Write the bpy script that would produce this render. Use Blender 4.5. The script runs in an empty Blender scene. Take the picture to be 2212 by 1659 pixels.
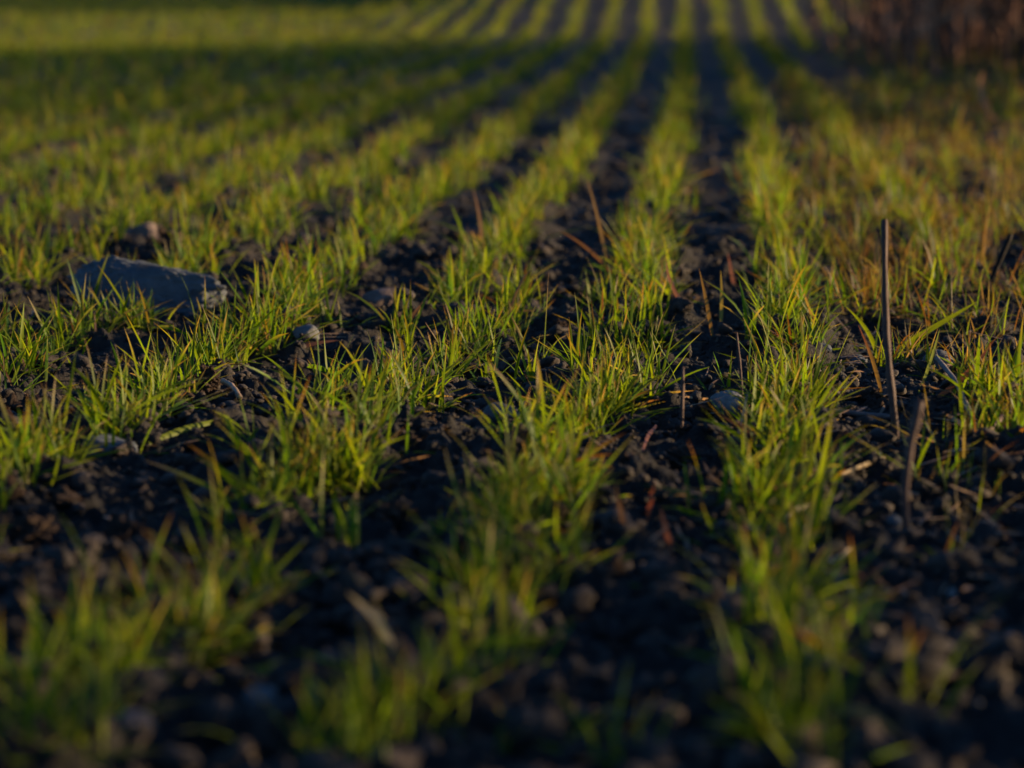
import bpy, math, random
import numpy as np
from mathutils import Vector, Matrix, Euler

R = math.radians
rng = np.random.default_rng(7)
random.seed(7)
scene = bpy.context.scene
COL = scene.collection

# ------------------------------------------------------------------ camera
F_PX, CU, CV = 5754.0, 1106.0, 829.5          # lens in units of a 2212 x 1659 picture (45 mm on a 17.3 mm sensor)
HORIZON_V, ROW_VP_U = -75.0, 1500.0
CAM_H = 0.3055
PITCH = math.atan((CV - HORIZON_V) / F_PX)
YAW = math.atan((ROW_VP_U - CU) / F_PX)
cam_data = bpy.data.cameras.new("camera")
cam = bpy.data.objects.new("camera", cam_data)
COL.objects.link(cam)
cam.location = (0, 0, CAM_H)
cam.rotation_euler = (R(90) - PITCH, 0, YAW)
cam_data.sensor_width = 17.3
cam_data.lens = 45.0
cam_data.clip_start = 0.05
cam_data.clip_end = 5000
cam_data.dof.use_dof = True
cam_data.dof.focus_distance = 1.98
cam_data.dof.aperture_fstop = 3.3
scene.camera = cam

# ------------------------------------------------------------------ sky, sun, exposure
SUN_EL, SUN_AZ = 11.0, 76.0                   # azimuth clockwise from +Y (the direction of the rows)
world = bpy.data.worlds.new("World")
scene.world = world
world.use_nodes = True
wn = world.node_tree
for n in list(wn.nodes):
    wn.nodes.remove(n)
sky = wn.nodes.new("ShaderNodeTexSky")
sky.sky_type = 'NISHITA'
sky.sun_disc = False
sky.sun_elevation = R(SUN_EL)
sky.sun_rotation = R(SUN_AZ)
sky.ozone_density = 6.0
sky.dust_density = 0.4
bg = wn.nodes.new("ShaderNodeBackground")
bg.inputs["Strength"].default_value = 0.078
wo = wn.nodes.new("ShaderNodeOutputWorld")
wn.links.new(sky.outputs[0], bg.inputs[0])
wn.links.new(bg.outputs[0], wo.inputs[0])

sun_data = bpy.data.lights.new("sun", 'SUN')
sun_data.energy = 5.0
sun_data.angle = R(0.6)
sun_data.color = (1.0, 0.72, 0.39)
sun = bpy.data.objects.new("sun", sun_data)
COL.objects.link(sun)
sd = Vector((math.sin(R(SUN_AZ)) * math.cos(R(SUN_EL)), math.cos(R(SUN_AZ)) * math.cos(R(SUN_EL)), math.sin(R(SUN_EL))))
sun.rotation_euler = sd.to_track_quat('Z', 'Y').to_euler()
sun.location = (6, 4, 4)

scene.view_settings.view_transform = 'Standard'
scene.view_settings.look = 'None'
scene.view_settings.exposure = 1.28
scene.view_settings.gamma = 1.0
scene.view_settings.use_curve_mapping = False
scene.cycles.use_denoising = True
scene.cycles.max_bounces = 4
scene.cycles.diffuse_bounces = 2
scene.cycles.glossy_bounces = 2
scene.cycles.transmission_bounces = 3
scene.cycles.transparent_max_bounces = 8

# ------------------------------------------------------------------ projection helpers
CM = cam.rotation_euler.to_matrix()

def ray(u, v):
    return CM @ Vector(((u - CU) / F_PX, -(v - CV) / F_PX, -1.0))

def ground_point(u, v):
    d = ray(u, v)
    p = Vector((0, 0, CAM_H))
    z = 0.0
    for _ in range(6):
        t = (z - CAM_H) / d.z
        q = p + d * t
        z = float(height(np.array([q.x]), np.array([q.y]))[0])
    return Vector((q.x, q.y, z))

def at_depth(u, v, like):
    """the point seen at (u, v) that stands as deep in the scene as the point 'like'"""
    ax = CM @ Vector((0, 0, -1))
    zc = (like - Vector((0, 0, CAM_H))).dot(ax)
    return Vector((0, 0, CAM_H)) + ray(u, v) * zc

def project(P):
    M = np.array(CM)
    q = (np.asarray(P) - np.array([0, 0, CAM_H])) @ M
    return CU + F_PX * q[:, 0] / -q[:, 2], CV - F_PX * q[:, 1] / -q[:, 2], -q[:, 2]

# ------------------------------------------------------------------ noise and terrain
def _hash(ix, iy, seed):
    h = (ix.astype(np.int64) * 374761393 + iy.astype(np.int64) * 668265263 + seed * 144665) & 0xFFFFFFFF
    h = ((h ^ (h >> 13)) * 1274126177) & 0xFFFFFFFF
    h = h ^ (h >> 16)
    return h.astype(np.float64) / 4294967296.0

def perlin(x, y, seed=0):
    ix, iy = np.floor(x), np.floor(y)
    fx, fy = x - ix, y - iy
    ux, uy = fx * fx * fx * (fx * (fx * 6 - 15) + 10), fy * fy * fy * (fy * (fy * 6 - 15) + 10)
    def g(ox, oy):
        a = _hash(ix + ox, iy + oy, seed) * 2 * np.pi
        return np.cos(a) * (fx - ox) + np.sin(a) * (fy - oy)
    a = g(0, 0) * (1 - ux) + g(1, 0) * ux
    b = g(0, 1) * (1 - ux) + g(1, 1) * ux
    return (a * (1 - uy) + b * uy) * 1.45

SPACING = 0.15
_bv = np.array([1659, 1400, 950, 725, 620, 500, 350, 250, 180, 80, 0.0])
_bb = np.array([.26, .32, .41, .575, .64, .65, .72, .77, .79, .70, .58])
_by = []
for _v in _bv:
    _d = ray(1500, _v)
    _by.append((_d * (-CAM_H / _d.z)).y)
_by = np.array(_by)
_by[-2:] = 10.7, 12.6                           # the field rises beyond ten metres

def row_x(i, y):
    """row 1 runs just left of the tall bare stem, row 2 further left, ..."""
    return SPACING * (np.interp(y, _by, _bb) + 1 - i)

def slope_at(x):
    f = np.clip((x + 1.9) / 1.6, 0, 1)
    return 0.022 + 0.070 * f * f * (3 - 2 * f)

def height(x, y, fine=None):
    """fine: None = only what plants and stones stand on; else the mesh step in metres (shorter waves are left out)"""
    ph = (x / SPACING - np.interp(y, _by, _bb))
    far = np.clip(1 - (y - 4) / 12, 0.25, 1)
    z = -0.006 * np.cos(2 * np.pi * ph) * far * -1 * 0.6
    z = z + 0.011 * perlin(x / .31, y / .31, 1) + 0.009 * perlin(x / .12, y / .12, 2)
    rise = np.minimum(y, 60.0) - 10.4
    z = z + slope_at(x) * 0.5 * (rise + np.sqrt(rise * rise + 0.25)) - 0.0005 + 0.02 * perlin(x / 2.3, y / 2.3, 5) * np.clip((y - 2.5) / 3, 0, 1)
    if fine is not None:
        for k, (wl, am) in enumerate(((.055, .0090), (.024, .0065), (.0115, .0048), (.0062, .0030))):
            keep = np.clip((wl / np.maximum(fine, 1e-5) - 1.4) / 1.0, 0, 1)
            n = perlin(x / wl, y / wl, 20 + k)
            z = z + am * keep * (n + 0.9 * (np.abs(n) - 0.3))
    return z

# ------------------------------------------------------------------ material helpers
def new_mat(name):
    m = bpy.data.materials.new(name)
    m.use_nodes = True
    nt = m.node_tree
    for n in list(nt.nodes):
        nt.nodes.remove(n)
    out = nt.nodes.new("ShaderNodeOutputMaterial")
    return m, nt, out

def N(nt, kind, **kw):
    n = nt.nodes.new(kind)
    for k, v in kw.items():
        if k in n.inputs:
            n.inputs[k].default_value = v
        else:
            setattr(n, k, v)
    return n

def ramp(nt, fac, stops):
    r = nt.nodes.new("ShaderNodeValToRGB")
    e = r.color_ramp.elements
    while len(e) < len(stops):
        e.new(0.5)
    for el, (p, c) in zip(e, stops):
        el.position = p
        el.color = (*c, 1)
    nt.links.new(fac, r.inputs[0])
    return r.outputs[0]

def rough_mat(name, stops, scale, roughness=0.9, bump=0.4, bump_scale=None, spec=0.3, dist=0.002, tint=False):
    m, nt, out = new_mat(name)
    tc = N(nt, "ShaderNodeTexCoord")
    n1 = N(nt, "ShaderNodeTexNoise", Scale=scale, Detail=7.0, Roughness=0.65)
    nt.links.new(tc.outputs["Object"], n1.inputs["Vector"])
    c = ramp(nt, n1.outputs["Fac"], stops)
    if tint:
        oi = N(nt, "ShaderNodeObjectInfo")
        hv = N(nt, "ShaderNodeHueSaturation")
        mr = N(nt, "ShaderNodeMapRange")
        mr.inputs["To Min"].default_value = 0.5
        mr.inputs["To Max"].default_value = 1.05
        nt.links.new(oi.outputs["Random"], mr.inputs["Value"])
        nt.links.new(mr.outputs[0], hv.inputs["Value"])
        nt.links.new(c, hv.inputs["Color"])
        c = hv.outputs[0]
    p = N(nt, "ShaderNodeBsdfPrincipled", Roughness=roughness)
    p.inputs["Specular IOR Level"].default_value = spec
    nt.links.new(c, p.inputs["Base Color"])
    n2 = N(nt, "ShaderNodeTexNoise", Scale=bump_scale or scale * 4, Detail=6.0, Roughness=0.7)
    nt.links.new(tc.outputs["Object"], n2.inputs["Vector"])
    b = N(nt, "ShaderNodeBump", Strength=bump, Distance=dist)
    nt.links.new(n2.outputs["Fac"], b.inputs["Height"])
    nt.links.new(b.outputs[0], p.inputs["Normal"])
    nt.links.new(p.outputs[0], out.inputs[0])
    return m

def leaf_mat(name, translucent=0.5, rough=0.5, spec=0.2, glow=(1.95, 1.85, 0.5)):
    """thin leaf: the colour rides on the mesh (one tint per blade, withered tips)"""
    m, nt, out = new_mat(name)
    at = N(nt, "ShaderNodeAttribute", attribute_name="tint")
    tc = N(nt, "ShaderNodeTexCoord")
    n1 = N(nt, "ShaderNodeTexNoise", Scale=260.0, Detail=3.0)
    nt.links.new(tc.outputs["Object"], n1.inputs["Vector"])
    mr = N(nt, "ShaderNodeMapRange")
    mr.inputs["To Min"].default_value = 0.75
    mr.inputs["To Max"].default_value = 1.25
    nt.links.new(n1.outputs["Fac"], mr.inputs["Value"])
    mx = N(nt, "ShaderNodeVectorMath", operation='SCALE')
    nt.links.new(at.outputs["Color"], mx.inputs[0])
    nt.links.new(mr.outputs[0], mx.inputs["Scale"])
    p = N(nt, "ShaderNodeBsdfPrincipled", Roughness=rough)
    p.inputs["Specular IOR Level"].default_value = spec
    nt.links.new(mx.outputs[0], p.inputs["Base Color"])
    ml = N(nt, "ShaderNodeVectorMath", operation='MULTIPLY')
    ml.inputs[1].default_value = glow
    nt.links.new(mx.outputs[0], ml.inputs[0])
    t = N(nt, "ShaderNodeBsdfTranslucent")
    nt.links.new(ml.outputs[0], t.inputs["Color"])
    s = N(nt, "ShaderNodeMixShader")
    s.inputs[0].default_value = translucent
    nt.links.new(p.outputs[0], s.inputs[1])
    nt.links.new(t.outputs[0], s.inputs[2])
    nt.links.new(s.outputs[0], out.inputs[0])
    return m

M_SOIL = rough_mat("soil", [(0.25, (.008, .0068, .006)), (0.5, (.016, .013, .0115)), (0.75, (.038, .028, .022))], 60, 0.82, 1.0, 320, 0.3, 0.004)
M_CRUMB = rough_mat("soil_crumb", [(0.25, (.012, .009, .0075)), (0.5, (.028, .020, .016)), (0.8, (.085, .058, .044))], 45, 0.8, 0.8, 420, 0.35, 0.002)
M_CLOD = rough_mat("clod", [(0.25, (.028, .018, .013)), (0.5, (.055, .036, .026)), (0.8, (.10, .066, .048))], 50, 0.95, 1.0, 260, 0.15, 0.005)
M_SLATE = rough_mat("slate", [(0.2, (.040, .046, .056)), (0.5, (.078, .088, .102)), (0.8, (.13, .13, .135))], 28, 0.8, 0.9, 130, 0.3, 0.004)
M_STONE = rough_mat("grey_stone", [(0.25, (.05, .053, .06)), (0.5, (.10, .103, .108)), (0.8, (.19, .18, .17))], 40, 0.75, 0.5, 220, 0.4, 0.0015, True)
M_PINK = rough_mat("pink_stone", [(0.25, (.06, .042, .036)), (0.5, (.12, .085, .072)), (0.8, (.22, .16, .135))], 55, 0.85, 0.6, 200, 0.3, 0.002)
M_PALE = rough_mat("pale_stone", [(0.3, (.06, .065, .07)), (0.5, (.14, .14, .137)), (0.7, (.26, .25, .235))], 70, 0.7, 0.4, 260, 0.4, 0.001)
M_STEM = rough_mat("dead_stem", [(0.25, (.030, .014, .011)), (0.5, (.062, .028, .021)), (0.8, (.12, .065, .047))], 120, 0.7, 0.5, 500, 0.4, 0.0008)
M_TWIG = rough_mat("black_twig", [(0.3, (.006, .005, .005)), (0.7, (.016, .012, .011))], 120, 0.8, 0.5, 500, 0.15, 0.0008)
M_GREYSTICK = rough_mat("weathered_stick", [(0.25, (.06, .05, .05)), (0.5, (.12, .10, .095)), (0.8, (.22, .19, .17))], 120, 0.8, 0.5, 500, 0.3, 0.0008)
M_HUSK = rough_mat("husk", [(0.3, (.13, .08, .05)), (0.6, (.24, .16, .10))], 150, 0.55, 0.3, 500, 0.4, 0.0005)
M_BLADE = leaf_mat("wheat_blade")
M_DRY = leaf_mat("dry_blade", 0.35, 0.5, 0.35, (1.6, 1.3, 0.9))
M_REED = leaf_mat("dry_reed", 0.15, 0.7, 0.2, (1.3, 1.1, 0.9))

# ------------------------------------------------------------------ mesh helpers
def mesh_from(name, V, Fq, mat, smooth=True, tint=None):
    me = bpy.data.meshes.new(name)
    V = np.ascontiguousarray(V, dtype=np.float32)
    Fq = np.ascontiguousarray(Fq, dtype=np.int32)
    k = Fq.shape[1]
    me.vertices.add(len(V))
    me.vertices.foreach_set("co", V.ravel())
    me.loops.add(Fq.size)
    me.loops.foreach_set("vertex_index", Fq.ravel())
    me.polygons.add(len(Fq))
    me.polygons.foreach_set("loop_start", np.arange(0, Fq.size, k, dtype=np.int32))
    me.polygons.foreach_set("use_smooth", np.full(len(Fq), smooth))
    me.update(calc_edges=True)
    if tint is not None:
        a = me.attributes.new("tint", 'FLOAT_COLOR', 'POINT')
        c = np.ones((len(V), 4), dtype=np.float32)
        c[:, :3] = tint
        a.data.foreach_set("color", c.ravel())
    me.materials.append(mat)
    return me

def put(name, me, parent=None):
    o = bpy.data.objects.new(name, me)
    COL.objects.link(o)
    if parent is not None:
        o.parent = parent
    return o

def tag(o, label, cat, group=None):
    o["label"] = label
    o["category"] = cat
    if group:
        o["group"] = group
    return o

def empty(name, loc):
    o = bpy.data.objects.new(name, None)
    o.empty_display_size = 0.01
    COL.objects.link(o)
    o.location = loc
    return o

def blades(base, az, th0, dth, L, W, twist, segs=6, across=3, fold=0.22, wob=None):
    """N strips of leaf: base (N,3), the rest (N,). Returns verts (N*(segs+1)*across, 3), quads, s along each blade"""
    n = len(az)
    s = np.linspace(0, 1, segs + 1)
    th = th0[:, None] + dth[:, None] * s[None, :] ** 1.4
    ds = L[:, None] / segs
    mid = 0.5 * (th[:, 1:] + th[:, :-1])
    r = np.concatenate([np.zeros((n, 1)), np.cumsum(np.sin(mid) * ds, 1)], 1)
    z = np.concatenate([np.zeros((n, 1)), np.cumsum(np.cos(mid) * ds, 1)], 1)
    if wob is None:
        wob = np.zeros(n)
    side = wob[:, None] * L[:, None] * s[None, :] ** 2
    ca, sa = np.cos(az)[:, None], np.sin(az)[:, None]
    cx = base[:, 0:1] + r * ca - side * sa
    cy = base[:, 1:2] + r * sa + side * ca
    cz = base[:, 2:3] + z
    prof = np.minimum(1.0, 0.5 + 1.6 * s) * np.clip(1 - s ** 2.6, 0, 1) ** 0.9
    prof[-1] = 0.03
    w = 0.5 * W[:, None] * prof[None, :]
    tw = twist[:, None] * s[None, :]
    # width direction (across) turned about the blade's own run; normal for the fold
    wx, wy, wz = -sa * np.cos(tw), ca * np.cos(tw), np.sin(tw)
    nx, ny, nz = -np.cos(th) * ca, -np.cos(th) * sa, np.sin(th)
    wx = wx + np.sin(tw) * nx * 0.7
    wy = wy + np.sin(tw) * ny * 0.7
    pts = []
    for k in range(across):
        a = -1 + 2 * k / (across - 1)
        f = fold * (abs(a)) * w
        pts.append(np.stack([cx + a * w * wx + f * nx, cy + a * w * wy + f * ny, cz + a * w * wz + f * nz], -1))
    P = np.stack(pts, 2)                                    # n, segs+1, across, 3
    idx = np.arange(n * (segs + 1) * across).reshape(n, segs + 1, across)
    q = np.stack([idx[:, :-1, :-1], idx[:, :-1, 1:], idx[:, 1:, 1:], idx[:, 1:, :-1]], -1).reshape(-1, 4)
    S = np.broadcast_to(s[None, :, None], idx.shape)
    return P.reshape(-1, 3), q, S.reshape(-1)

GREEN_A = np.array([.070, .125, .008])
GREEN_B = np.array([.125, .155, .008])
GREEN_C = np.array([.040, .095, .022])
OCHRE = np.array([.18, .115, .028])
ORANGE = np.array([.19, .080, .028])
RUSTY = np.array([.16, .060, .032])
TAN = np.array([.30, .17, .105])
STRAW = np.array([.27, .19, .095])

def blade_tints(n, S, per, r, withered=0.35, dry=0.05):
    """a colour for each vertex: one green per blade, part of the blades with a withered tip, a few dead"""
    k = r.random((n, 3))
    base = GREEN_A + (GREEN_B - GREEN_A) * k[:, :1]
    cool = (k[:, 1:2] < 0.25)
    base = np.where(cool, GREEN_C + (GREEN_A - GREEN_C) * k[:, 2:3], base)
    base = base * (0.75 + 0.5 * r.random((n, 1)))
    tipc = np.where(r.random((n, 1)) < 0.35, OCHRE, np.where(r.random((n, 1)) < 0.4, ORANGE, np.where(r.random((n, 1)) < .6, TAN, STRAW)))
    start = np.where(r.random(n) < withered, 0.50 + 0.42 * r.random(n), 2.0)
    dead = r.random(n) < dry
    tipc = np.where(dead[:, None], tipc * np.array([.55, .58, .7]), tipc)
    start = np.where(dead, -1.0, start)
    s = S.reshape(n, per)
    f = np.clip((s - start[:, None]) / 0.28, 0, 1)[..., None]
    yel = np.clip((s - start[:, None] + 0.2) / 0.3, 0, 1)[..., None] * 0.5
    c = base[:, None, :] * (1 - yel) + (np.array([.15, .16, .010]))[None, None, :] * yel
    c = c * (1 - f) + tipc[:, None, :] * f
    # pale sheath at the foot
    foot = np.clip((0.10 - s) / 0.10, 0, 1)[..., None] * 0.5
    c = c * (1 - foot) + np.array([.20, .20, .09]) * foot
    return c.reshape(-1, 3)

# ------------------------------------------------------------------ ground: one sheet to the horizon
def build_ground():
    ys = [-60, -15, -4, -1.0, 0.0, 0.4, 0.62]
    y = 0.70
    while y < 1.35:
        ys.append(y)
        y *= 1.005
    while y < 3.0:
        ys.append(y)
        y *= 1.0023
    while y < 5.0:
        ys.append(y)
        y *= 1.005
    while y < 26:
        ys.append(y)
        y *= 1.012
    while y < 3000:
        ys.append(y)
        y *= 1.25
    ys = np.array(ys)
    inner = np.linspace(-1, 1, 480)
    outer = np.array([1.02, 1.06, 1.12, 1.2, 1.32, 1.5, 1.8, 2.3, 3.2, 5, 9, 18, 40, 100, 260])
    s = np.concatenate([-outer[::-1], inner, outer])
    half = 0.235 * np.maximum(ys, 0.9) + 0.06
    X = s[None, :] * half[:, None] + (-0.069 * np.maximum(ys, 0.0))[:, None]
    Y = np.repeat(ys[:, None], X.shape[1], 1)
    stepx = np.gradient(X, axis=1)
    stepy = np.abs(np.gradient(Y, axis=0))
    fine = np.maximum(np.abs(stepx), stepy * 0.7)
    Z = height(X.ravel(), Y.ravel(), fine.ravel())
    big = np.clip(1 - (fine.ravel() - 0.08) / 0.3, 0, 1)
    base_rise = np.minimum(Y.ravel(), 60.0) - 10.4
    base_rise = slope_at(X.ravel()) * 0.5 * (base_rise + np.sqrt(base_rise ** 2 + 0.25))
    Z = (Z - base_rise) * big - (1 - big) * 0.004 + base_rise
    V = np.stack([X.ravel(), Y.ravel(), Z], 1)
    nr, nc = X.shape
    idx = np.arange(nr * nc).reshape(nr, nc)
    q = np.stack([idx[:-1, :-1], idx[:-1, 1:], idx[1:, 1:], idx[1:, :-1]], -1).reshape(-1, 4)
    o = put("ground", mesh_from("ground", V, q, M_SOIL))
    o["kind"] = "structure"
    o["label"] = "dark crumbly ploughed soil of the field"
    return o

build_ground()

# ------------------------------------------------------------------ lumps: crumbs, clods, stones
def icosphere(level):
    t = (1 + 5 ** .5) / 2
    v = [(-1, t, 0), (1, t, 0), (-1, -t, 0), (1, -t, 0), (0, -1, t), (0, 1, t), (0, -1, -t), (0, 1, -t), (t, 0, -1), (t, 0, 1), (-t, 0, -1), (-t, 0, 1)]
    f = [(0, 11, 5), (0, 5, 1), (0, 1, 7), (0, 7, 10), (0, 10, 11), (1, 5, 9), (5, 11, 4), (11, 10, 2), (10, 7, 6), (7, 1, 8), (3, 9, 4), (3, 4, 2), (3, 2, 6), (3, 6, 8), (3, 8, 9), (4, 9, 5), (2, 4, 11), (6, 2, 10), (8, 6, 7), (9, 8, 1)]
    v = [np.array(p) / np.linalg.norm(p) for p in v]
    for _ in range(level):
        cache, nf = {}, []
        def mid(a, b):
            k = (min(a, b), max(a, b))
            if k not in cache:
                m = v[a] + v[b]
                v.append(m / np.linalg.norm(m))
                cache[k] = len(v) - 1
            return cache[k]
        for a, b, c in f:
            ab, bc, ca = mid(a, b), mid(b, c), mid(c, a)
            nf += [(a, ab, ca), (b, bc, ab), (c, ca, bc), (ab, bc, ca)]
        f = nf
    return np.array(v), np.array(f)

ICO = [icosphere(k) for k in range(6)]

def lumpy(V, r, amp, waves=((1.3, 1.0), (2.9, 0.5), (6.0, 0.25))):
    """unit sphere points pushed in and out by 3-D waves"""
    d = np.zeros(len(V))
    for fr, am in waves:
        for _ in range(5):
            k = r.normal(size=3) * fr
            d += am * np.sin(V @ k + r.random() * 6.28) / 2.2
    return V * (1 + amp * d)[:, None]

def merged_lumps(name, pos, size, level, variants, amp, mat, r, waves=((1.3, 1.0), (2.9, 0.5), (6.0, 0.25))):
    V0, F0 = ICO[level]
    lib = np.stack([lumpy(V0, r, amp, waves) for _ in range(variants)])
    n = len(pos)
    pick = r.integers(0, variants, n)
    P = lib[pick]                                             # n, v, 3
    sc = size[:, None] * np.stack([1 + .35 * (r.random(n) - .5), 1 + .35 * (r.random(n) - .5), .62 + .3 * r.random(n)], 1)
    a = r.random(n) * 6.283
    P = P * sc[:, None, :]
    tilt = (r.random(n) - .5) * 1.2
    y2 = P[..., 1] * np.cos(tilt)[:, None] - P[..., 2] * np.sin(tilt)[:, None]
    z2 = P[..., 1] * np.sin(tilt)[:, None] + P[..., 2] * np.cos(tilt)[:, None]
    x = P[..., 0] * np.cos(a)[:, None] - y2 * np.sin(a)[:, None]
    y = P[..., 0] * np.sin(a)[:, None] + y2 * np.cos(a)[:, None]
    P = np.stack([x, y, z2], -1) + pos[:, None, :]
    Fq = F0[None] + (np.arange(n) * len(V0))[:, None, None]
    o = put(name, mesh_from(name, P.reshape(-1, 3), Fq.reshape(-1, 3), mat))
    o["kind"] = "stuff"
    return o

def scatter(n, y0, y1, r, margin=0.05):
    out = []
    while len(out) < n:
        y = y0 + (y1 - y0) * r.random()
        w = 0.20 * y + margin
        x = -0.069 * y + (2 * r.random() - 1) * w
        c = perlin(np.array([x / .11]), np.array([y / .11]), 77)[0] + 0.5
        if r.random() < c + 0.35:
            out.append((x, y))
    return np.array(out)

def crumbs():
    r = np.random.default_rng(31)
    a = scatter(5600, 1.3, 2.9, r)
    size = np.clip(np.exp(r.normal(-6.0, 0.5, len(a))), .0018, .008)
    z = height(a[:, 0], a[:, 1], np.full(len(a), .004)) + size * 0.35
    o = merged_lumps("soil_crumbs", np.column_stack([a, z]), size, 1, 40, .55, M_CRUMB, r)
    o["label"] = "loose dark brown crumbs of soil strewn between the rows"
    o["category"] = "soil"
    a = scatter(11000, 1.5, 2.7, r)
    size = np.clip(np.exp(r.normal(-6.75, 0.4, len(a))), .0007, .0022)
    z = height(a[:, 0], a[:, 1], np.full(len(a), .004)) + size * 0.5
    o = merged_lumps("soil_grains", np.column_stack([a, z]), size, 0, 40, .4, M_CRUMB, r)
    o["label"] = "fine grains of soil lying in the sharp strip"
    o["category"] = "soil"
    a = scatter(1600, .9, 1.36, r)
    size = np.clip(np.exp(r.normal(-5.6, 0.5, len(a))), .002, .009)
    z = height(a[:, 0], a[:, 1], np.full(len(a), .006)) + size * 0.3
    o = merged_lumps("near_soil_crumbs", np.column_stack([a, z]), size, 1, 40, .45, M_CRUMB, r, ((1.3, .9), (3.2, 1.0), (6.0, .8)))
    o["label"] = "blurred dark lumps of soil at the bottom of the picture"
    o["category"] = "soil"
    a = scatter(300, 1.2, 3.2, r)
    size = np.clip(np.exp(r.normal(-5.2, 0.35, len(a))), .0035, .009)
    z = height(a[:, 0], a[:, 1], np.full(len(a), .006)) + size * 0.1
    o = merged_lumps("soil_clods", np.column_stack([a, z]), size, 2, 24, .40, M_CLOD, r, ((1.3, .8), (3.2, 1.0), (6.0, 1.0)))
    o["label"] = "broken knobbly clods of earth scattered between the rows"
    o["category"] = "soil"
    b = scatter(6500, 2.8, 6.0, r)
    size = np.clip(np.exp(r.normal(-5.75, 0.5, len(b))), .002, .010)
    z = height(b[:, 0], b[:, 1], np.full(len(b), .01)) + size * 0.3
    o = merged_lumps("far_soil_crumbs", np.column_stack([b, z]), size, 0, 40, .6, M_CRUMB, r)
    o["label"] = "blurred lumps of soil between the rows further off"
    o["category"] = "soil"

crumbs()

def stone(name, label, cat, u, v, w_px, h_px, mat, depth=0.8, seed=0, rot=0.0, tilt=(0, 0), level=3, amp=.16, cut=0.0, sink=0.3, group=None, waves=((1.3, 1.0), (2.9, 0.5), (6.0, 0.25)), boxy=1.0, grain=0.012):
    """a stone standing on the ground at (u, v): w_px wide, h_px showing above the soil"""
    r = np.random.default_rng(1000 + seed)
    g = ground_point(u, v)
    px = F_PX / max(0.1, (g - Vector((0, 0, CAM_H))).dot(CM @ Vector((0, 0, -1))))
    hw, hh = 0.5 * w_px / px, h_px / px / (2 * (1 - sink))
    V, Fc = ICO[level]
    if boxy != 1.0:
        V = np.sign(V) * np.abs(V) ** boxy
    V = lumpy(V, r, amp, waves)
    if cut:                                                   # flat broken faces
        for _ in range(9):
            nrm = r.normal(size=3)
            nrm[2] *= .6
            nrm /= np.linalg.norm(nrm)
            lim = 1 - cut * (0.6 + 0.6 * r.random())
            dd = V @ nrm
            V = V - np.maximum(dd - lim, 0)[:, None] * nrm * 0.92
    V = lumpy(V, r, grain, ((9, 1.0), (17, 1.0), (30, .8)))
    V = V / np.abs(V).max(0)
    V = V * np.array([hw, hw * depth, hh])
    E = np.array(Euler((tilt[0], tilt[1], rot)).to_matrix())
    V = V @ E.T
    me = mesh_from(name, V, Fc, mat)
    o = put(name, me)
    o.location = (g.x, g.y + hw * depth * 0.6, g.z + hh * (1 - 2 * sink))
    return tag(o, label, cat, group)

CLODW = ((1.3, 0.8), (3.6, 0.8), (8.0, 0.9), (15, .7))
stone("slate_stone", "large blue grey slab of stone with flat faces lying between the rows at left", "stone", 322, 674, 410, 104, M_SLATE, .30, 1, -.10, (-.35, .10), 5, .10, .12, .22, None, ((1.6, 1.0), (3.2, .6), (7, .4)), .55, .028)
stone("rough_stone", "rough pinkish stone behind the large grey slab", "stone", 300, 528, 115, 46, M_PINK, .7, 2, .3, (0, -.1), 4, .2, .2)
stone("flat_stone", "flat reddish grey stone half buried right of the large grey slab", "stone", 812, 664, 105, 36, M_PINK, .6, 3, .2, (.1, -.35), 3, .12, .35)
stone("small_stone", "small angular grey stone on bare soil beside the rust red fallen blade", "stone", 657, 768, 68, 40, M_STONE, .8, 4, .3, (0, .1), 3, .12, .4)
stone("small_stone", "small brown stone touching the angular grey stone on bare soil", "stone", 617, 764, 40, 24, M_CLOD, .8, 44, .9, (0, .1), 3, .2, .3)
stone("flat_stone", "broad pale grey stone behind the foremost tuft in the middle", "stone", 1088, 922, 110, 50, M_STONE, .8, 5, .1, (.15, -.1), 3, .1, .4)
stone("pale_pebble", "whitish pitted pebble on the soil left of the tall bare stem", "pebble", 1575, 888, 84, 42, M_PALE, .8, 6, 0, (0, 0), 3, .1, .2)
stone("round_stone", "smooth rounded blue grey stone right of the tall bare stem", "stone", 2026, 806, 72, 50, M_STONE, .9, 7, 0, (0, .1), 3, .06, 0)
stone("dark_stone", "dark rounded stone low behind the tuft beside the bare stem", "stone", 1778, 772, 46, 30, M_SLATE, .9, 8, 0, (0, 0), 3, .08, 0)
stone("flat_stone", "little flat bluish stone just left of the tall bare stem", "stone", 1851, 788, 48, 22, M_SLATE, .9, 9, 0, (0, 0), 3, .1, .2)
stone("flat_stone", "flat grey stone in the soil at the left, below a wheat tuft", "stone", 232, 990, 125, 46, M_SLATE, .8, 10, .1, (.1, .05), 3, .12, .3)
stone("flat_stone", "blurred pale bluish stone lying in the foreground at the right", "stone", 1604, 1310, 112, 36, M_PALE, .6, 12, .2, (0, 0), 3, .1, .2)
stone("flat_stone", "blurred small pale stone in the foreground near the middle tuft", "stone", 795, 1300, 90, 26, M_PALE, .6, 11, 0, (0, .1), 3, .1, .2)
stone("flat_stone", "blurred blue grey stone at the lower left beside a lying blade", "stone", 563, 1530, 90, 44, M_STONE, .8, 18, 0, (0, 0), 3, .1, .2)
stone("flat_stone", "blurred pale brown stone near the bottom left corner", "stone", 262, 1592, 150, 52, M_PINK, .7, 19, 0, (0, 0), 3, .15, .2)
stone("soil_clod", "knobbly sunlit clod of earth left of the middle foreground tuft", "clod", 850, 1132, 128, 52, M_CLOD, .7, 13, 0, (0, .1), 4, .22, 0, .25, None, CLODW)
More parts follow.
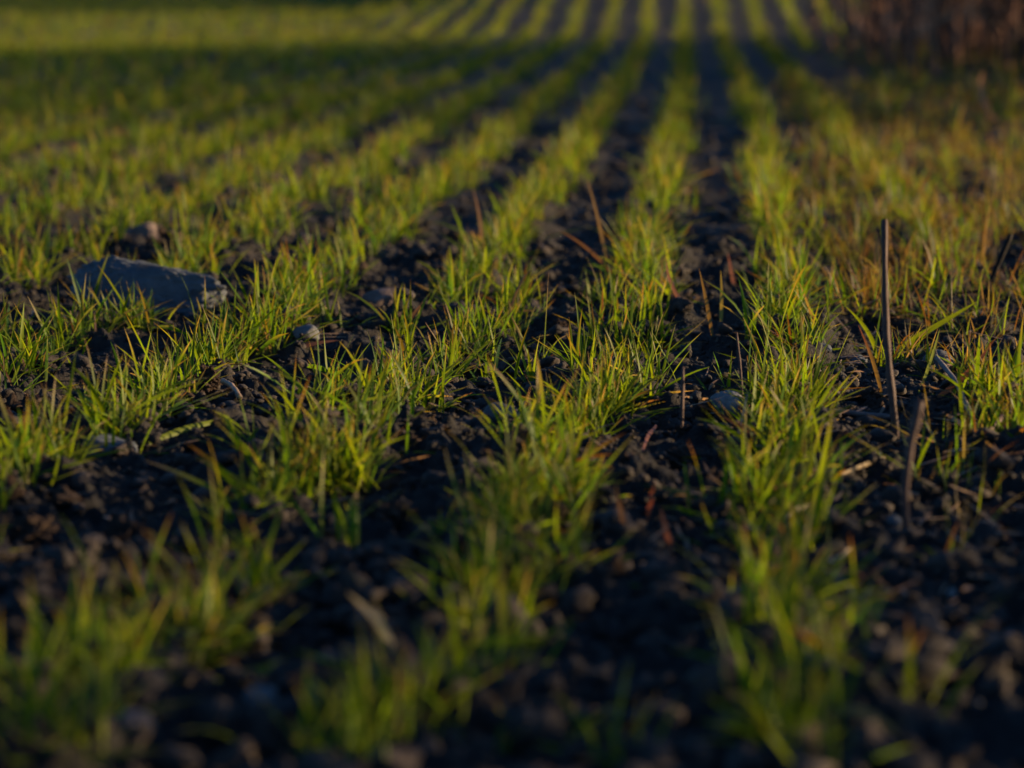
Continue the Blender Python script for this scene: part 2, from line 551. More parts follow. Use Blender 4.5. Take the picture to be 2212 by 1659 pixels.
stone("soil_clod", "rough brown clod of earth in the blurred left foreground", "clod", 268, 1180, 110, 58, M_CLOD, .8, 14, 0, (0, 0), 4, .25, 0, .25, None, CLODW)
stone("soil_clod", "upright dark clod of earth beside a brown root fragment at left", "clod", 447, 852, 66, 72, M_CLOD, .8, 15, .4, (0, .15), 4, .26, 0, .2, None, CLODW)
stone("soil_clod", "dark clod of earth between the second and third rows", "clod", 1203, 722, 62, 34, M_CLOD, .8, 16, 0, (0, 0), 4, .24, 0, .25, None, CLODW)
stone("soil_clod", "rounded clod of earth in the blurred corner at far left", "clod", 60, 1180, 120, 66, M_CLOD, .8, 17, 0, (0, 0), 4, .24, 0, .25, None, CLODW)
stone("soil_clod", "wide clod of earth at the right edge among weeds", "clod", 2060, 985, 120, 44, M_CLOD, .7, 21, 0, (0, 0), 4, .24, 0, .25, None, CLODW)
stone("soil_clod", "large dark clod below the whitish pebble in front of the stem row", "clod", 1480, 1010, 130, 46, M_CLOD, .8, 22, 0, (0, 0), 4, .22, 0, .25, None, CLODW)
_pr = np.random.default_rng(5)
NTH = ["leftmost", "second from the left", "third from the left", "fourth from the left", "fifth from the left", "sixth from the left", "seventh from the left", "eighth from the left", "ninth from the left", "tenth from the left", "eleventh from the left", "rightmost"]
for k in range(12):
    u, v = 1480 + 62 * k + 24 * _pr.random(), 1130 + 500 * _pr.random()
    s = 22 + 30 * _pr.random()
    stone("pebble", "%s grey pebble, %s of the blurred ones at the lower right" % ("pale" if k % 3 == 0 else "blue", NTH[k]), "pebble", u, v, s, s * .6, M_STONE if k % 3 else M_PALE, .8, 100 + k, _pr.random() * 6, (0, 0), 2, .14, .2, .3, "pebbles in the blurred lower right foreground")
for k in range(12):
    u, v = 560 + 78 * k + 30 * _pr.random(), 690 + 250 * _pr.random()
    s = 9 + 11 * _pr.random()
    stone("pebble", "tiny grey pebble on bare soil, %s of those in the sharp strip" % NTH[k], "pebble", u, v, s, s * .6, M_STONE, .8, 140 + k, _pr.random() * 6, (0, 0), 3, .14, .45, .4, "pebbles on the bare soil in focus")

# ------------------------------------------------------------------ wheat in drilled rows
def row_positions(i, y0, y1, step, r):
    y, out = y0, []
    while y < y1:
        dens = (0.85 if i > 4 else 0.66 if i > 0 else 0.30 if y > 3.2 else -.1) + 1.05 * perlin(np.array([i * 7.3 + 0.2]), np.array([y / 0.13]), 9)[0]
        if r.random() < np.clip(dens + .25, .18 if i > 0 else .05, 1.0):
            x = row_x(i, y) + r.normal() * (0.0135 if i < 4 else .020) + 0.006 * perlin(np.array([i * 3.1]), np.array([y / .4]), 12)[0]
            out.append((x, y + r.normal() * .004, i))
        y += step * (0.6 + 0.8 * r.random())
    return out

PLANT_STEP = 0.0135
Y_NEAR0 = 0.86
rr = np.random.default_rng(42)
# where the nearest tufts stand, as seen in the photograph: (u, v of the foot, plants)
TUFTS = [(30, 765, 3), (62, 800, 3), (110, 772, 4), (150, 742, 4), (190, 705, 3), (10, 830, 2), (265, 694, 3), (300, 704, 2),
         (242, 930, 3), (265, 942, 2), (302, 902, 3), (340, 882, 3), (372, 862, 3), (440, 802, 3), (470, 790, 4), (492, 772, 3), (520, 762, 3),
         (540, 742, 3), (570, 727, 4), (600, 716, 4), (622, 702, 3), (660, 682, 3), (680, 664, 3), (702, 652, 2),
         (110, 1000, 3), (60, 1012, 2), (95, 992, 2), (20, 1030, 2),
         (660, 985, 3), (690, 1002, 3), (730, 1016, 4), (752, 992, 3), (780, 962, 3), (802, 932, 2), (850, 882, 3), (880, 872, 3), (920, 862, 4),
         (962, 822, 3), (1000, 802, 3), (1042, 772, 4), (1062, 742, 4), (1090, 704, 4), (1110, 674, 4), (1122, 644, 4), (1118, 796, 2), (1135, 780, 1),
         (575, 1080, 3), (592, 1112, 2), (430, 1382, 4), (462, 1422, 3), (400, 1402, 3), (150, 1422, 2), (192, 1452, 3), (252, 1452, 3), (80, 1502, 2), (60, 1602, 2), (150, 1640, 2),
         (1240, 932, 4), (1272, 922, 4), (1302, 902, 3), (1160, 962, 2), (1292, 882, 3), (1332, 852, 3), (1372, 832, 3), (1402, 802, 2), (1382, 782, 3), (1422, 762, 2),
         (1392, 684, 4), (1422, 654, 4), (1432, 624, 4), (1112, 1132, 4), (1142, 1152, 4), (1082, 1172, 3), (1172, 1102, 4), (1202, 1082, 3), (1062, 1122, 3),
         (1052, 1282, 3), (1032, 1302, 3), (1092, 1302, 3), (1190, 1200, 2), (1215, 1030, 3), (850, 1562, 3), (830, 1602, 3), (900, 1522, 2), (700, 1622, 2), (1330, 1640, 1),
         (1662, 882, 3), (1692, 892, 4), (1722, 892, 4), (1752, 882, 3), (1682, 852, 3), (1722, 842, 3), (1692, 982, 3), (1682, 1002, 3), (1712, 992, 2),
         (1662, 1102, 3), (1692, 1112, 3), (1662, 1182, 2), (1692, 1232, 3), (1662, 1302, 3), (1682, 1372, 3), (1702, 1452, 3), (1652, 1502, 2), (1722, 1592, 2), (1692, 1622, 2),
         (1690, 702, 3), (1702, 690, 3), (1672, 722, 2), (1722, 672, 3), (2142, 952, 3), (2182, 962, 3), (2102, 872, 2), (2132, 852, 3), (2162, 862, 2), (2205, 900, 2)]
near = []
for u, v, n in TUFTS:
    for k in range(n):
        q = ground_point(u + rr.normal() * 21, v + rr.normal() * 15)
        near.append((q.x, q.y, int(round(float(np.interp(q.y, _by, _bb)) + 1 - q.x / SPACING))))
Y_ROWS = ground_point(1106, 645).y
for i in range(1, 8):                                         # thin shoots that link the tufts of a row, and a few strays
    y = .98
    while y < Y_ROWS:
        x = row_x(i, y) + rr.normal() * .019
        a, b, _ = project([(x, y, 0.0)])
        if not (140 < a[0] < 520 and b[0] < 760):
            near.append((x, y, i))
        y += .04 * (.4 + 1.2 * rr.random())
for i in range(0, 14):
    near += row_positions(i, Y_ROWS, 6.0, PLANT_STEP, rr)
near = np.array(near)
nz = height(near[:, 0], near[:, 1])
pu, pv, pd = project(np.column_stack([near[:, 0], near[:, 1], nz + 0.02]))
inframe = (pu > -40) & (pu < 2250) & (pv < 1740) & (pv > 0)
order = np.argsort(pd + np.where(inframe, 0, 1000))
single = np.zeros(len(near), bool)
single[order[:300]] = True
single &= inframe

# blade library shared by the plants that are single objects: upright, leaning, sprawling
def blade_library(n, kind, seed, dry=0.05, withered=.75):
    r = np.random.default_rng(seed)
    lib = []
    for k in range(n):
        if kind == 'upright':
            th0, dth = r.uniform(.02, .34), r.uniform(-.10, .40)
            L, W = r.uniform(.024, .058), r.uniform(.0017, .0030)
        elif kind == 'leaning':
            th0, dth = r.uniform(.35, .8), r.uniform(0, .9)
            L, W = r.uniform(.027, .060), r.uniform(.0017, .0031)
        else:
            th0, dth = r.uniform(.9, 1.35), r.uniform(-.1, .6)
            L, W = r.uniform(.026, .056), r.uniform(.0017, .0031)
        a = lambda x: np.array([x])
        V, q, S = blades(np.zeros((1, 3)), a(0.0), a(th0), a(dth), a(L), a(W), a(r.uniform(-1.6, 1.6)), 6, 3, .25, a(r.uniform(-.1, .1)))
        c = blade_tints(1, S, len(V), r, withered, dry)
        dead = c[len(c) // 3][0] > c[len(c) // 3][1] * 1.15
        lib.append((mesh_from("withered_blade" if dead else "green_blade", V, q, M_BLADE, True, c), dead))
    return lib

LIB = {'upright': blade_library(70, 'upright', 1), 'leaning': blade_library(60, 'leaning', 2), 'sprawling': blade_library(40, 'sprawling', 3)}

def sheath_mesh(seed):
    r = np.random.default_rng(seed)
    V, C, Fq = [], [], []
    lean = r.normal(size=2) * .12
    for k in range(5):
        s = k / 4
        w = .0021 * (1 - .35 * s) * (1 + .1 * r.normal())
        for m in range(6):
            an = m * math.pi / 3
            V.append((lean[0] * .02 * s + w * math.cos(an), lean[1] * .02 * s + w * math.sin(an), -.006 + .020 * s))
            C.append(np.array([.26, .20, .15]) * (1 - s) + np.array([.12, .16, .03]) * s)
    for k in range(4):
        for m in range(6):
            Fq.append((k * 6 + m, k * 6 + (m + 1) % 6, k * 6 + 6 + (m + 1) % 6, k * 6 + 6 + m))
    return mesh_from("sheath", np.array(V), np.array(Fq), M_BLADE, True, np.array(C))

SHEATHS = [sheath_mesh(k) for k in range(6)]

ORD = ["", "first", "second", "third", "fourth", "fifth", "sixth", "seventh", "eighth", "ninth", "tenth", "eleventh", "twelfth", "thirteenth", "fourteenth", "fifteenth", "sixteenth", "seventeenth", "eighteenth", "nineteenth"]
TENS = ["", "", "twent", "thirt", "fort", "fift", "sixt", "sevent", "eight", "ninet"]
TENC = ["", "", "twenty", "thirty", "forty", "fifty", "sixty", "seventy", "eighty", "ninety"]

def ordinal(n):
    if n < 20:
        return ORD[n]
    if n % 10 == 0:
        return TENS[n // 10] + "ieth"
    return TENC[n // 10] + "-" + ORD[n % 10]

def row_words(i):
    if i <= 0:
        return "row right of the bare stem" if i == 0 else "second row right of the bare stem"
    if i == 1:
        return "row left of the bare stem"
    return ORD[i] + " row left of the bare stem"

def plant_blades(r, scale):
    n = int(r.integers(10, 17))
    out = []
    for k in range(n):
        q = r.random()
        out.append('upright' if q < .32 else 'leaning' if q < .72 else 'sprawling')
    return out

count = {}
pr = np.random.default_rng(77)
for j in np.argsort(near[:, 1]):
    if not single[j]:
        continue
    x, y, i = near[j]
    i = int(i)
    count[i] = count.get(i, 0) + 1
    sc = pr.uniform(.66, 1.22) * (.92 if y < 1.45 else 1)
    root = empty("wheat_plant", (x, y, nz[j] - .003))
    kinds = plant_blades(pr, sc)
    lean = pr.normal(size=2) * .10 + np.array([.06, -.02])
    root.rotation_euler = (lean[1], lean[0], pr.uniform(-.5, .5))
    look = "tall" if sc > 1.1 else "short" if sc < .88 else ("sprawling" if kinds.count('sprawling') > 2 else "green")
    tag(root, "%s wheat seedling, %s from the bottom in the %s" % (look, ordinal(count[i]), row_words(i)), "wheat plant", "wheat seedlings standing in drilled rows")
    a0 = pr.random() * 6.28
    st = put("sheath", SHEATHS[count[i] % len(SHEATHS)], root)
    st.scale = (sc, sc, sc)
    for k, kd in enumerate(kinds):
        me, dead = LIB[kd][int(pr.integers(len(LIB[kd])))]
        b = put("withered_blade" if dead else "blade", me, root)
        b.location = (pr.normal() * .0075, pr.normal() * .0075, 0)
        s = sc * pr.uniform(.7, 1.12) * (1.25 if pr.random() < .1 else 1)
        b.rotation_euler = (0, 0, a0 + k * 2.4 + pr.normal() * .5)
        b.scale = (s, s * pr.uniform(.9, 1.15), s)

def mass_wheat(name, pts, z, n_bl, segs, across, r, scale=1.0, wide=1.0, withered=.75, dry=.06, mat=None, up_to=.34, lean_to=.74):
    n = len(pts) * n_bl
    P = np.repeat(np.column_stack([pts, z - .003]), n_bl, 0)
    P[:, :2] += r.normal(size=(n, 2)) * .0065
    sc = np.repeat(r.uniform(.78, 1.22, len(pts)), n_bl) * r.uniform(.7, 1.12, n) * np.where(r.random(n) < .1, 1.25, 1.0) * scale
    q = r.random(n)
    up, le = q < up_to, (q >= up_to) & (q < lean_to)
    th0 = np.where(up, r.uniform(.03, .34, n), np.where(le, r.uniform(.35, .8, n), r.uniform(.9, 1.35, n)))
    dth = np.where(up, r.uniform(-.10, .42, n), np.where(le, r.uniform(0, .9, n), r.uniform(-.1, .6, n)))
    L = r.uniform(.024, .056, n) * sc
    W = r.uniform(.0018, .0032, n) * sc * wide
    V, Q, S = blades(P, r.random(n) * 6.283, th0, dth, L, W, r.uniform(-1.2, 1.2, n), segs, across, .25, r.uniform(-.12, .12, n))
    c = blade_tints(n, S, (segs + 1) * across, r, withered, dry)
    o = put(name, mesh_from(name, V, Q, mat or M_BLADE, True, c))
    o["kind"] = "stuff"
    return o

rm = np.random.default_rng(99)
rest = ~single
o = mass_wheat("wheat_rows", near[rest][:, :2], nz[rest], 12, 4, 3, rm)
tag(o, "rows of young green wheat behind the sharp strip of plants", "wheat")
far = []
for i in range(-3, 60):
    ylo = 6.0
    step = .017
    y = ylo
    while y < 19:
        xr = row_x(i, y)
        if -0.30 * y - .2 < xr and (i >= 0 or y > 8.5 - i):
            far.append((xr + rm.normal() * .013, y))
        y += step * (0.6 + .8 * rm.random()) * (1 + max(0, y - 8) * .05)
far = np.array(far)
o = mass_wheat("far_wheat_rows", far, height(far[:, 0], far[:, 1]), 5, 3, 2, rm, .98, 2.0)
tag(o, "far rows of wheat blurring into a green field at the top", "wheat")

# ------------------------------------------------------------------ grass and weeds of the field margin at the right
def margin_grass():
    r = np.random.default_rng(15)
    pts = []
    while len(pts) < 2500:
        y = 1.35 + 5.6 * r.random() ** 1.25
        x0 = 0.115 + 0.012 * y
        x = x0 + abs(r.normal()) * (.03 + .10 * y)
        d = perlin(np.array([x / .10]), np.array([y / .14]), 61)[0] * 1.8 + .12 + (.12 if y > 3.2 else -.05)
        if y < 2.3:
            d *= .35 if y > 1.75 else .08
        if r.random() < d:
            pts.append((x, y))
    pts = np.array(pts)
    o = mass_wheat("margin_grass", pts, height(pts[:, 0], pts[:, 1]), 8, 4, 2, r, 1.0, .62, .9, .62, None, .28, .66)
    tag(o, "thin weedy grass, green and rust coloured, along the field edge at right", "grass")

margin_grass()

def rank_grass():
    r = np.random.default_rng(16)
    n = 420
    y = 4.6 + 5.5 * r.random(n)
    x = .30 + .03 * (y - 4) + .85 * r.random(n) ** .8
    pts = np.column_stack([x, y])
    o = mass_wheat("rank_grass", pts, height(x, y), 7, 4, 2, r, 1.4, .9, .6, .5)
    tag(o, "rank brown and olive grass at the foot of the reeds", "grass")

rank_grass()

# ------------------------------------------------------------------ dry reeds behind, at the field edge
def tubes(base, top, rad, sides, segs, bend, r):
    n = len(base)
    s = np.linspace(0, 1, segs + 1)
    c = base[:, None, :] + (top - base)[:, None, :] * s[None, :, None]
    c = c + bend[:, None, :] * (s * (1 - s) * 4)[None, :, None]
    a = np.arange(sides) * 2 * np.pi / sides
    w = rad[:, None] * (1 - .55 * s)[None, :]
    P = np.stack([c[:, :, None, 0] + w[:, :, None] * np.cos(a), c[:, :, None, 1] + w[:, :, None] * np.sin(a), np.repeat(c[:, :, None, 2], sides, 2)], -1)
    idx = np.arange(n * (segs + 1) * sides).reshape(n, segs + 1, sides)
    nx = np.roll(idx, -1, 2)
    q = np.stack([idx[:, :-1], nx[:, :-1], nx[:, 1:], idx[:, 1:]], -1).reshape(-1, 4)
    return P.reshape(-1, 3), q

def reeds(name, label, pts, hgt, r, leaves=6, dark=1.0):
    n = len(pts)
    z = height(pts[:, 0], pts[:, 1])
    base = np.column_stack([pts, z - .02])
    top = base + np.column_stack([r.normal(size=n) * .10, r.normal(size=n) * .10, hgt])
    V, q = tubes(base, top, r.uniform(.003, .007, n), 4, 4, r.normal(size=(n, 3)) * np.array([.03, .03, 0]), r)
    shade = (0.3 + 1.3 * r.random((n, 1)))
    pale = np.where(r.random((n, 1)) < .15, np.array([.26, .15, .09]), np.array([.17, .08, .05]))
    c = np.repeat(pale * shade * dark, 20, 0)
    k = r.integers(0, n, n * leaves)
    t = r.random(n * leaves) ** .8
    b = base[k] + (top - base)[k] * t[:, None]
    m = len(k)
    V2, q2, S2 = blades(b, r.random(m) * 6.283, r.uniform(.25, 1.3, m), r.uniform(.2, 1.5, m), r.uniform(.12, .34, m), r.uniform(.008, .017, m), r.uniform(-2, 2, m), 4, 2, .2)
    c2 = np.repeat((np.array([.19, .10, .055]) + np.array([.22, .14, .07]) * (r.random((m, 1)) ** 3)) * (0.25 + 1.1 * r.random((m, 1))) * dark, 10, 0)
    o = put(name, mesh_from(name, np.concatenate([V, V2]), np.concatenate([q, q2 + len(V)]), M_REED, True, np.concatenate([c, c2])))
    o["kind"] = "stuff"
    return tag(o, label, "reeds")

def reed_bed():
    r = np.random.default_rng(8)
    p = []
    while len(p) < 800:                                       # the stand that shades the middle of the field
        y = 5.2 + 5.7 * r.random()
        x = 1.15 + 1.5 * r.random() ** 1.2
        if x < .135 * y:
            continue
        p.append((x, y))
    while len(p) < 1060:                                       # loose clumps on its near side
        y = 7.4 + 3.2 * r.random()
        x = .36 + .04 * (10 - y) + .9 * r.random() ** .7
        if perlin(np.array([x / .17]), np.array([y / .45]), 33)[0] > -.02:
            p.append((x, y))
    while len(p) < 1650:                                      # and further on, after a gap
        y = 13.9 + 3.5 * r.random()
        x = .75 + 2.4 * r.random()
        p.append((x, y))
    p = np.array(p)
    hgt = r.uniform(.6, 1.3, len(p)) + np.where(p[:, 1] > 12, .35, 0)
    uneven = .35 + .65 * np.clip((10.8 - p[:, 1]) / 1.6, 0, 1) * np.clip((p[:, 1] - 5.1) / 1.2, 0, 1)
    hgt = np.where(p[:, 1] < 12, hgt * uneven * (1 + .35 * perlin(p[:, 0] / .5, p[:, 1] / .5, 71)), hgt)
    reeds("dry_reeds", "dark stand of dry brown reeds at the top right corner", p, hgt, r, 3)
    q = []
    while len(q) < 85:  # unseen stems added right of the frame to cast shade on the foreground
        y = .55 + 1.25 * r.random() ** 1.2
        q.append((.85 + .7 * r.random(), y))
    q = np.array(q)
    o = reeds("unseen_shade_reeds", "dry stems added out of view at the right to shade the foreground", q, r.uniform(.25, .42, len(q)), r, 5)

reed_bed()

# ------------------------------------------------------------------ single stems, twigs, fallen blades
def stem_mesh(name, pts, rads, mat, sides=8, seed=0, sub=4):
    """tube through pts with a radius at each, with little knots"""
    r = np.random.default_rng(seed)
    P = [np.array(p) for p in pts]
    cs, rs = [], []
    for a in range(len(P) - 1):
        for k in range(sub):
            f = k / sub
            cs.append(P[a] * (1 - f) + P[a + 1] * f)
            rs.append(rads[a] * (1 - f) + rads[a + 1] * f)
    cs.append(P[-1])
    rs.append(rads[-1])
    cs = np.array(cs)
    sm = cs.copy()
    for _ in range(2):
        sm[1:-1] = .25 * sm[:-2] + .5 * sm[1:-1] + .25 * sm[2:]
    cs = sm
    V, Fq = [], []
    for k, (c, w) in enumerate(zip(cs, rs)):
        t = cs[min(k + 1, len(cs) - 1)] - cs[max(k - 1, 0)]
        t = t / (np.linalg.norm(t) + 1e-9)
        ref = np.array([0, 1.0, 0]) if abs(t[1]) < .9 else np.array([1.0, 0, 0])
        a = np.cross(t, ref)
        a /= np.linalg.norm(a)
        b = np.cross(t, a)
        w = w * (1 + .10 * r.normal())
        for m in range(sides):
            an = 2 * np.pi * m / sides
            V.append(c + w * (1 + .06 * r.normal()) * (math.cos(an) * a + math.sin(an) * b))
    n = len(cs)
    for k in range(n - 1):
        for m in range(sides):
            Fq.append((k * sides + m, k * sides + (m + 1) % sides, (k + 1) * sides + (m + 1) % sides, (k + 1) * sides + m))
    V.append(cs[0]); V.append(cs[-1])
    me = bpy.data.meshes.new(name)
    faces = [tuple(f) for f in Fq] + [(len(V) - 2, (m + 1) % sides, m) for m in range(sides)] + [(len(V) - 1, (n - 1) * sides + m, (n - 1) * sides + (m + 1) % sides) for m in range(sides)]
    me.from_pydata([tuple(v) for v in V], [], faces)
    for p in me.polygons:
        p.use_smooth = True
    me.materials.append(mat)
    me.update()
    return me

def stem_thing(name, label, cat, base, path, rad, mat, group=None, seed=0, sink=.012):
    """base pixel on the ground, then further pixels at the same depth; rad in pixels"""
    g = ground_point(*base)
    px = F_PX / (g - Vector((0, 0, CAM_H))).dot(CM @ Vector((0, 0, -1)))
    pts = [Vector((0, 0, -sink)), Vector((0, 0, 0))] + [at_depth(u, v, g) - g for u, v in path]
    rads = [rad[0] / px] * 2 + [w / px for w in rad[1:]]
    o = put(name, stem_mesh(name, pts, rads, mat, 8, seed))
    o.location = g
    return tag(o, label, cat, group)

def lying_thing(name, label, cat, a, b, rad, mat, lift=0.003, seed=0):
    A, B = ground_point(*a), ground_point(*b)
    px = F_PX / (A - Vector((0, 0, CAM_H))).dot(CM @ Vector((0, 0, -1)))
    pts = []
    for f in (0, .33, .66, 1):
        p = A.lerp(B, f)
        zz = height(np.array([p.x]), np.array([p.y]))[0]
        pts.append(Vector((p.x, p.y, max(p.z, zz) + lift)) - A)
    o = put(name, stem_mesh(name, pts, [rad / px] * 4, mat, 7, seed))
    o.location = A
    return tag(o, label, cat)

stem_thing("dead_stalk", "tall bare dark brown stem standing upright at the right", "stem", (1937, 950), [(1926, 850), (1914, 720), (1911, 600), (1911, 474)], [8, 8, 7.5, 7, 6, 5.5], M_STEM, None, 3)
stem_thing("dead_stalk", "short thick black broken stem in front of the tall bare stem", "stem", (1958, 1168), [(1954, 1060), (1966, 960), (1988, 866)], [8, 9, 10, 11], M_STEM, None, 4)
tw = stem_thing("black_twig", "thin black forked twig leaning at the right edge", "twig", (2122, 648), [(2140, 610), (2162, 555), (2184, 506)], [7, 6.5, 6, 5], M_TWIG, None, 5)
g = ground_point(2122, 648)
pts = [at_depth(u, v, g) - g for u, v in ((2128, 634), (2095, 628), (2041, 640))]
put("side_shoot", stem_mesh("side_shoot", pts, [3.5 / 2300, 3 / 2300, 2.5 / 2300], M_TWIG, 7, 6), tw)
lying_thing("stick", "grey stick lying on the soil left of the tall bare stem", "stick", (1738, 893), (1921, 913), 6, M_GREYSTICK, .004, 7)
lying_thing("stick", "long grey stalk lying slanted right of the tall bare stem", "stick", (2098, 930), (2008, 783), 6, M_GREYSTICK, .010, 8)
lying_thing("stick", "stubby dark stick on the ground at the right edge", "stick", (2118, 970), (2163, 916), 9, M_STEM, .006, 9)
stem_thing("dry_stalk", "thin straight dry stalk rising over the whitish pebble", "stalk", (1604, 880), [(1600, 800), (1591, 718)], [3, 3, 2.2, 2], M_STEM, None, 10)
stem_thing("dry_stalk", "thin pinkish red stalk left of the whitish pebble", "stalk", (1472, 942), [(1474, 870), (1475, 792)], [4, 4, 3.5, 3], M_STEM, None, 11)
lying_thing("root_piece", "short brown root fragment beside the upright clod at left", "root", (478, 836), (518, 874), 6, M_HUSK, .005, 12)

a1 = lambda x: np.array([float(x)])

def blade_thing(name, label, base, tip, width_px, colour, sag=0.0, lying=False, cat="leaf", group=None, mat=None, tipcol=None, seed=0, face=0.8):
    """a single blade from its foot on the ground to its tip; lying: both ends on the ground; sag in pixels lifts the middle"""
    r = np.random.default_rng(400 + seed)
    A = ground_point(*base)
    px = F_PX / (A - Vector((0, 0, CAM_H))).dot(CM @ Vector((0, 0, -1)))
    if lying:
        B = ground_point(*tip)
        A = A + Vector((0, 0, .004)); B = B + Vector((0, 0, .006))
    else:
        B = at_depth(tip[0], tip[1], A) + Vector((0, r.uniform(-.012, .012), 0))
    segs = 10
    up = Vector((0, 0, 1)) if (lying or abs(B.x - A.x) > abs(B.z - A.z)) else Vector((1, 0, 0))
    V, C = [], []
    W = .5 * width_px / px
    run = (B - A).normalized()
    view = (A - Vector((0, 0, CAM_H))).normalized()
    side = run.cross(view).normalized()
    nrm = side.cross(run)
    side = (side * face + nrm * (1 - face)).normalized()
    nrm = side.cross(run)
    for k in range(segs + 1):
        s = k / segs
        c = A.lerp(B, s) + up * (sag / px * 4 * s * (1 - s))
        if lying:
            c.z = max(c.z, height(np.array([c.x]), np.array([c.y]))[0] + .004)
        w = W * min(1, .5 + 1.6 * s) * max(0, 1 - s ** 2.8) ** .9 + .00005
        for q in (-1, 0, 1):
            V.append(c - A + side * (q * w) + nrm * (.25 * w * abs(q)))
            f = min(1, max(0, (s - .55) / .3))
            cc = np.array(colour) if tipcol is None else np.array(colour) * (1 - f) + np.array(tipcol) * f
            C.append(cc)
    Fq = [(k * 3 + q, k * 3 + q + 1, k * 3 + q + 4, k * 3 + q + 3) for k in range(segs) for q in (0, 1)]
    o = put(name, mesh_from(name, np.array([tuple(v) for v in V]), np.array(Fq), mat or M_DRY, True, np.array(C)))
    o.location = A
    return tag(o, label, cat, group)

G1, G2 = tuple(GREEN_A), tuple(GREEN_B)
OC, OR, RU, ST = tuple(OCHRE), tuple(ORANGE), tuple(RUSTY), tuple(STRAW)
B = blade_thing
B("fallen_leaf", "rust red fallen blade on bare soil beside the angular grey stone", (633, 779), (732, 752), 9, RU, 4, True, seed=1)
B("fallen_leaf", "broad green blade lying flat on the soil below a left tuft", (322, 953), (512, 919), 15, G2, 6, True, mat=M_BLADE, seed=2)
B("fallen_leaf", "green blade lying flat on bare soil left of the third row", (745, 822), (630, 802), 12, G1, 4, True, mat=M_BLADE, seed=3)
B("seed_husk", "pale tan seed husk lying on the soil below the left tufts", (357, 870), (408, 884), 16, ST, 6, True, "husk", seed=4)
B("dry_leaf", "broad orange dry blade leaning right across the weeds", (2021, 860), (2152, 738), 14, OR, -14, seed=5, tipcol=RU)
B("grass_leaf", "long straight green blade slanting behind the tall bare stem", (1926, 760), (2110, 647), 13, G2, 0, mat=M_BLADE, seed=6)
B("grass_leaf", "thin grey green blade crossing upright right of the bare stem", (1984, 850), (2028, 706), 7, (.10, .12, .06), 3, mat=M_BLADE, seed=7)
B("grass_leaf", "arching green blade left of the tall bare stem", (1893, 775), (1825, 661), 10, G2, 16, mat=M_BLADE, seed=8)
B("dry_leaf", "ochre brown blade rising just left of the tall bare stem base", (1906, 862), (1853, 700), 9, OC, 6, seed=9, tipcol=RU)
B("dry_leaf", "tall dry tan blade sticking up from the third row", (1043, 560), (1021, 404), 7, (.24, .15, .08), 6, seed=10)
B("dry_leaf", "tall dry tan blade sticking up between the second and third rows", (1312, 575), (1268, 382), 7, (.22, .15, .06), 4, seed=11)
B("dry_leaf", "orange bent blade beside the second row beyond the focus", (1330, 600), (1208, 500), 7, (.17, .09, .035), 12, seed=12)
B("dry_leaf", "blurred brown upright stalk in the foreground between two rows", (1359, 1190), (1329, 1028), 12, (.24, .13, .06), 0, seed=13)
B("dry_leaf", "blurred bright rust red blade in the foreground, upper of two", (1398, 1124), (1414, 1035), 11, (.24, .07, .03), 0, seed=14)
B("dry_leaf", "blurred orange red blade in the foreground, lower of two", (1452, 1202), (1426, 1100), 13, (.25, .09, .035), 0, seed=15)
B("dry_leaf", "small rust red blade right of the whitish pebble", (1418, 930), (1382, 1005), 9, RU, 0, True, seed=16)
B("grass_leaf", "wide blurred upright blade in front of the middle foreground tuft", (1092, 1395), (1079, 1200), 28, (.13, .14, .02), 0, mat=M_BLADE, seed=17, tipcol=OC)
B("fallen_leaf", "blurred green blade lying across the foot of the foreground tuft", (1186, 1402), (1010, 1415), 28, G2, -10, True, mat=M_BLADE, seed=18)
B("dry_leaf", "blurred pale arching blade over dark soil in the foreground", (850, 1424), (742, 1292), 20, (.28, .26, .16), 22, seed=19)
B("fallen_leaf", "blurred yellow green blade lying at the lower left", (467, 1492), (620, 1446), 26, G2, -12, True, mat=M_BLADE, seed=20)
B("dry_leaf", "blurred olive blade bending right at the bottom right", (1790, 1560), (1949, 1632), 26, (.20, .15, .05), 30, True, seed=21)
B("dry_leaf", "pale dry straw leaning left in front of the whitish pebble", (1591, 958), (1616, 846), 8, (.30, .22, .14), 0, seed=22)
B("curled_husk", "pale curled husk on dark soil in the right foreground", (1778, 1238), (1838, 1208), 18, (.55, .42, .28), 2, True, "husk", seed=23)
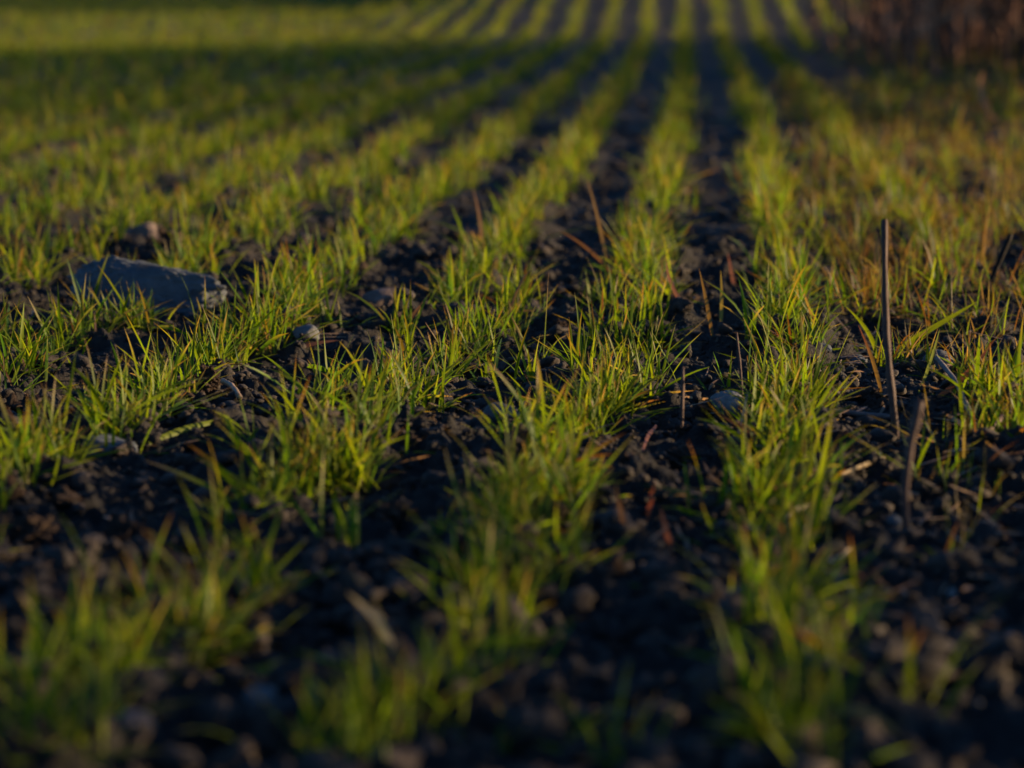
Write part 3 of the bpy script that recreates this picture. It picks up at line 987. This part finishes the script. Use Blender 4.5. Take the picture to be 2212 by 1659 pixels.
B("curled_husk", "pale twisted husk beside the right foreground row", (1692, 1132), (1748, 1112), 15, (.5, .38, .24), 2, True, "husk", seed=24)
B("curled_husk", "blurred pale husk at the foot of the right foreground row", (1612, 1408), (1668, 1345), 20, (.55, .45, .32), 0, True, "husk", seed=25)
B("dry_leaf", "brown withered blade lying in front of the rows at the right edge", (2045, 905), (2160, 1000), 11, OC, 4, True, seed=26)
B("dry_leaf", "dry tan stem fallen left of the tall bare stem", (1470, 868), (1600, 893), 6, (.34, .24, .14), 2, True, seed=27)
B("dry_leaf", "upright red brown blade between the first and second rows", (1590, 640), (1572, 545), 9, (.19, .085, .055), 0, seed=28)
B("dry_leaf", "ochre upright blade left of the stem row beyond the pebble", (1540, 720), (1510, 580), 9, OC, 2, seed=29)
B("dry_leaf", "yellow brown upright blade between the first and second rows", (1556, 712), (1557, 585), 9, (.24, .19, .03), 2, seed=30)
B("dry_leaf", "curved purplish dry blade right of the second row", (1500, 690), (1440, 560), 10, (.22, .11, .08), -14, seed=31)
B("reed_leaf", "single tan reed leaf catching the light at the top right", (2152, 270), (2124, 150), 14, (.24, .15, .085), -16, cat="reed leaf", seed=32)
B("dry_leaf", "long dry brown blade lying across the right foreground soil", (1935, 1000), (1790, 1060), 10, (.2, .14, .07), 4, True, seed=33)


def straw_litter():
    r = np.random.default_rng(23)
    n = 320
    P = np.array([tuple(ground_point(*( (1450 + 760 * r.random(), 640 + 760 * r.random()) if k % 3 else (2200 * r.random(), 640 + 700 * r.random())))) for k in range(n)])
    P[:, 2] += .004
    V, Q, S = blades(P, r.random(n) * 6.283, r.uniform(1.2, 1.6, n), r.uniform(-.2, .4, n), r.uniform(.012, .04, n), r.uniform(.0012, .0028, n), r.uniform(-1.5, 1.5, n), 4, 2, .2, r.uniform(-.3, .3, n))
    c = np.repeat((np.array([.16, .10, .055]) + np.array([.20, .15, .10]) * r.random((n, 1)) ** 2), 10, 0)
    o = put("straw_litter", mesh_from("straw_litter", V, Q, M_DRY, True, c))
    o["kind"] = "stuff"
    tag(o, "scraps of dead straw scattered over the soil", "litter")

straw_litter()
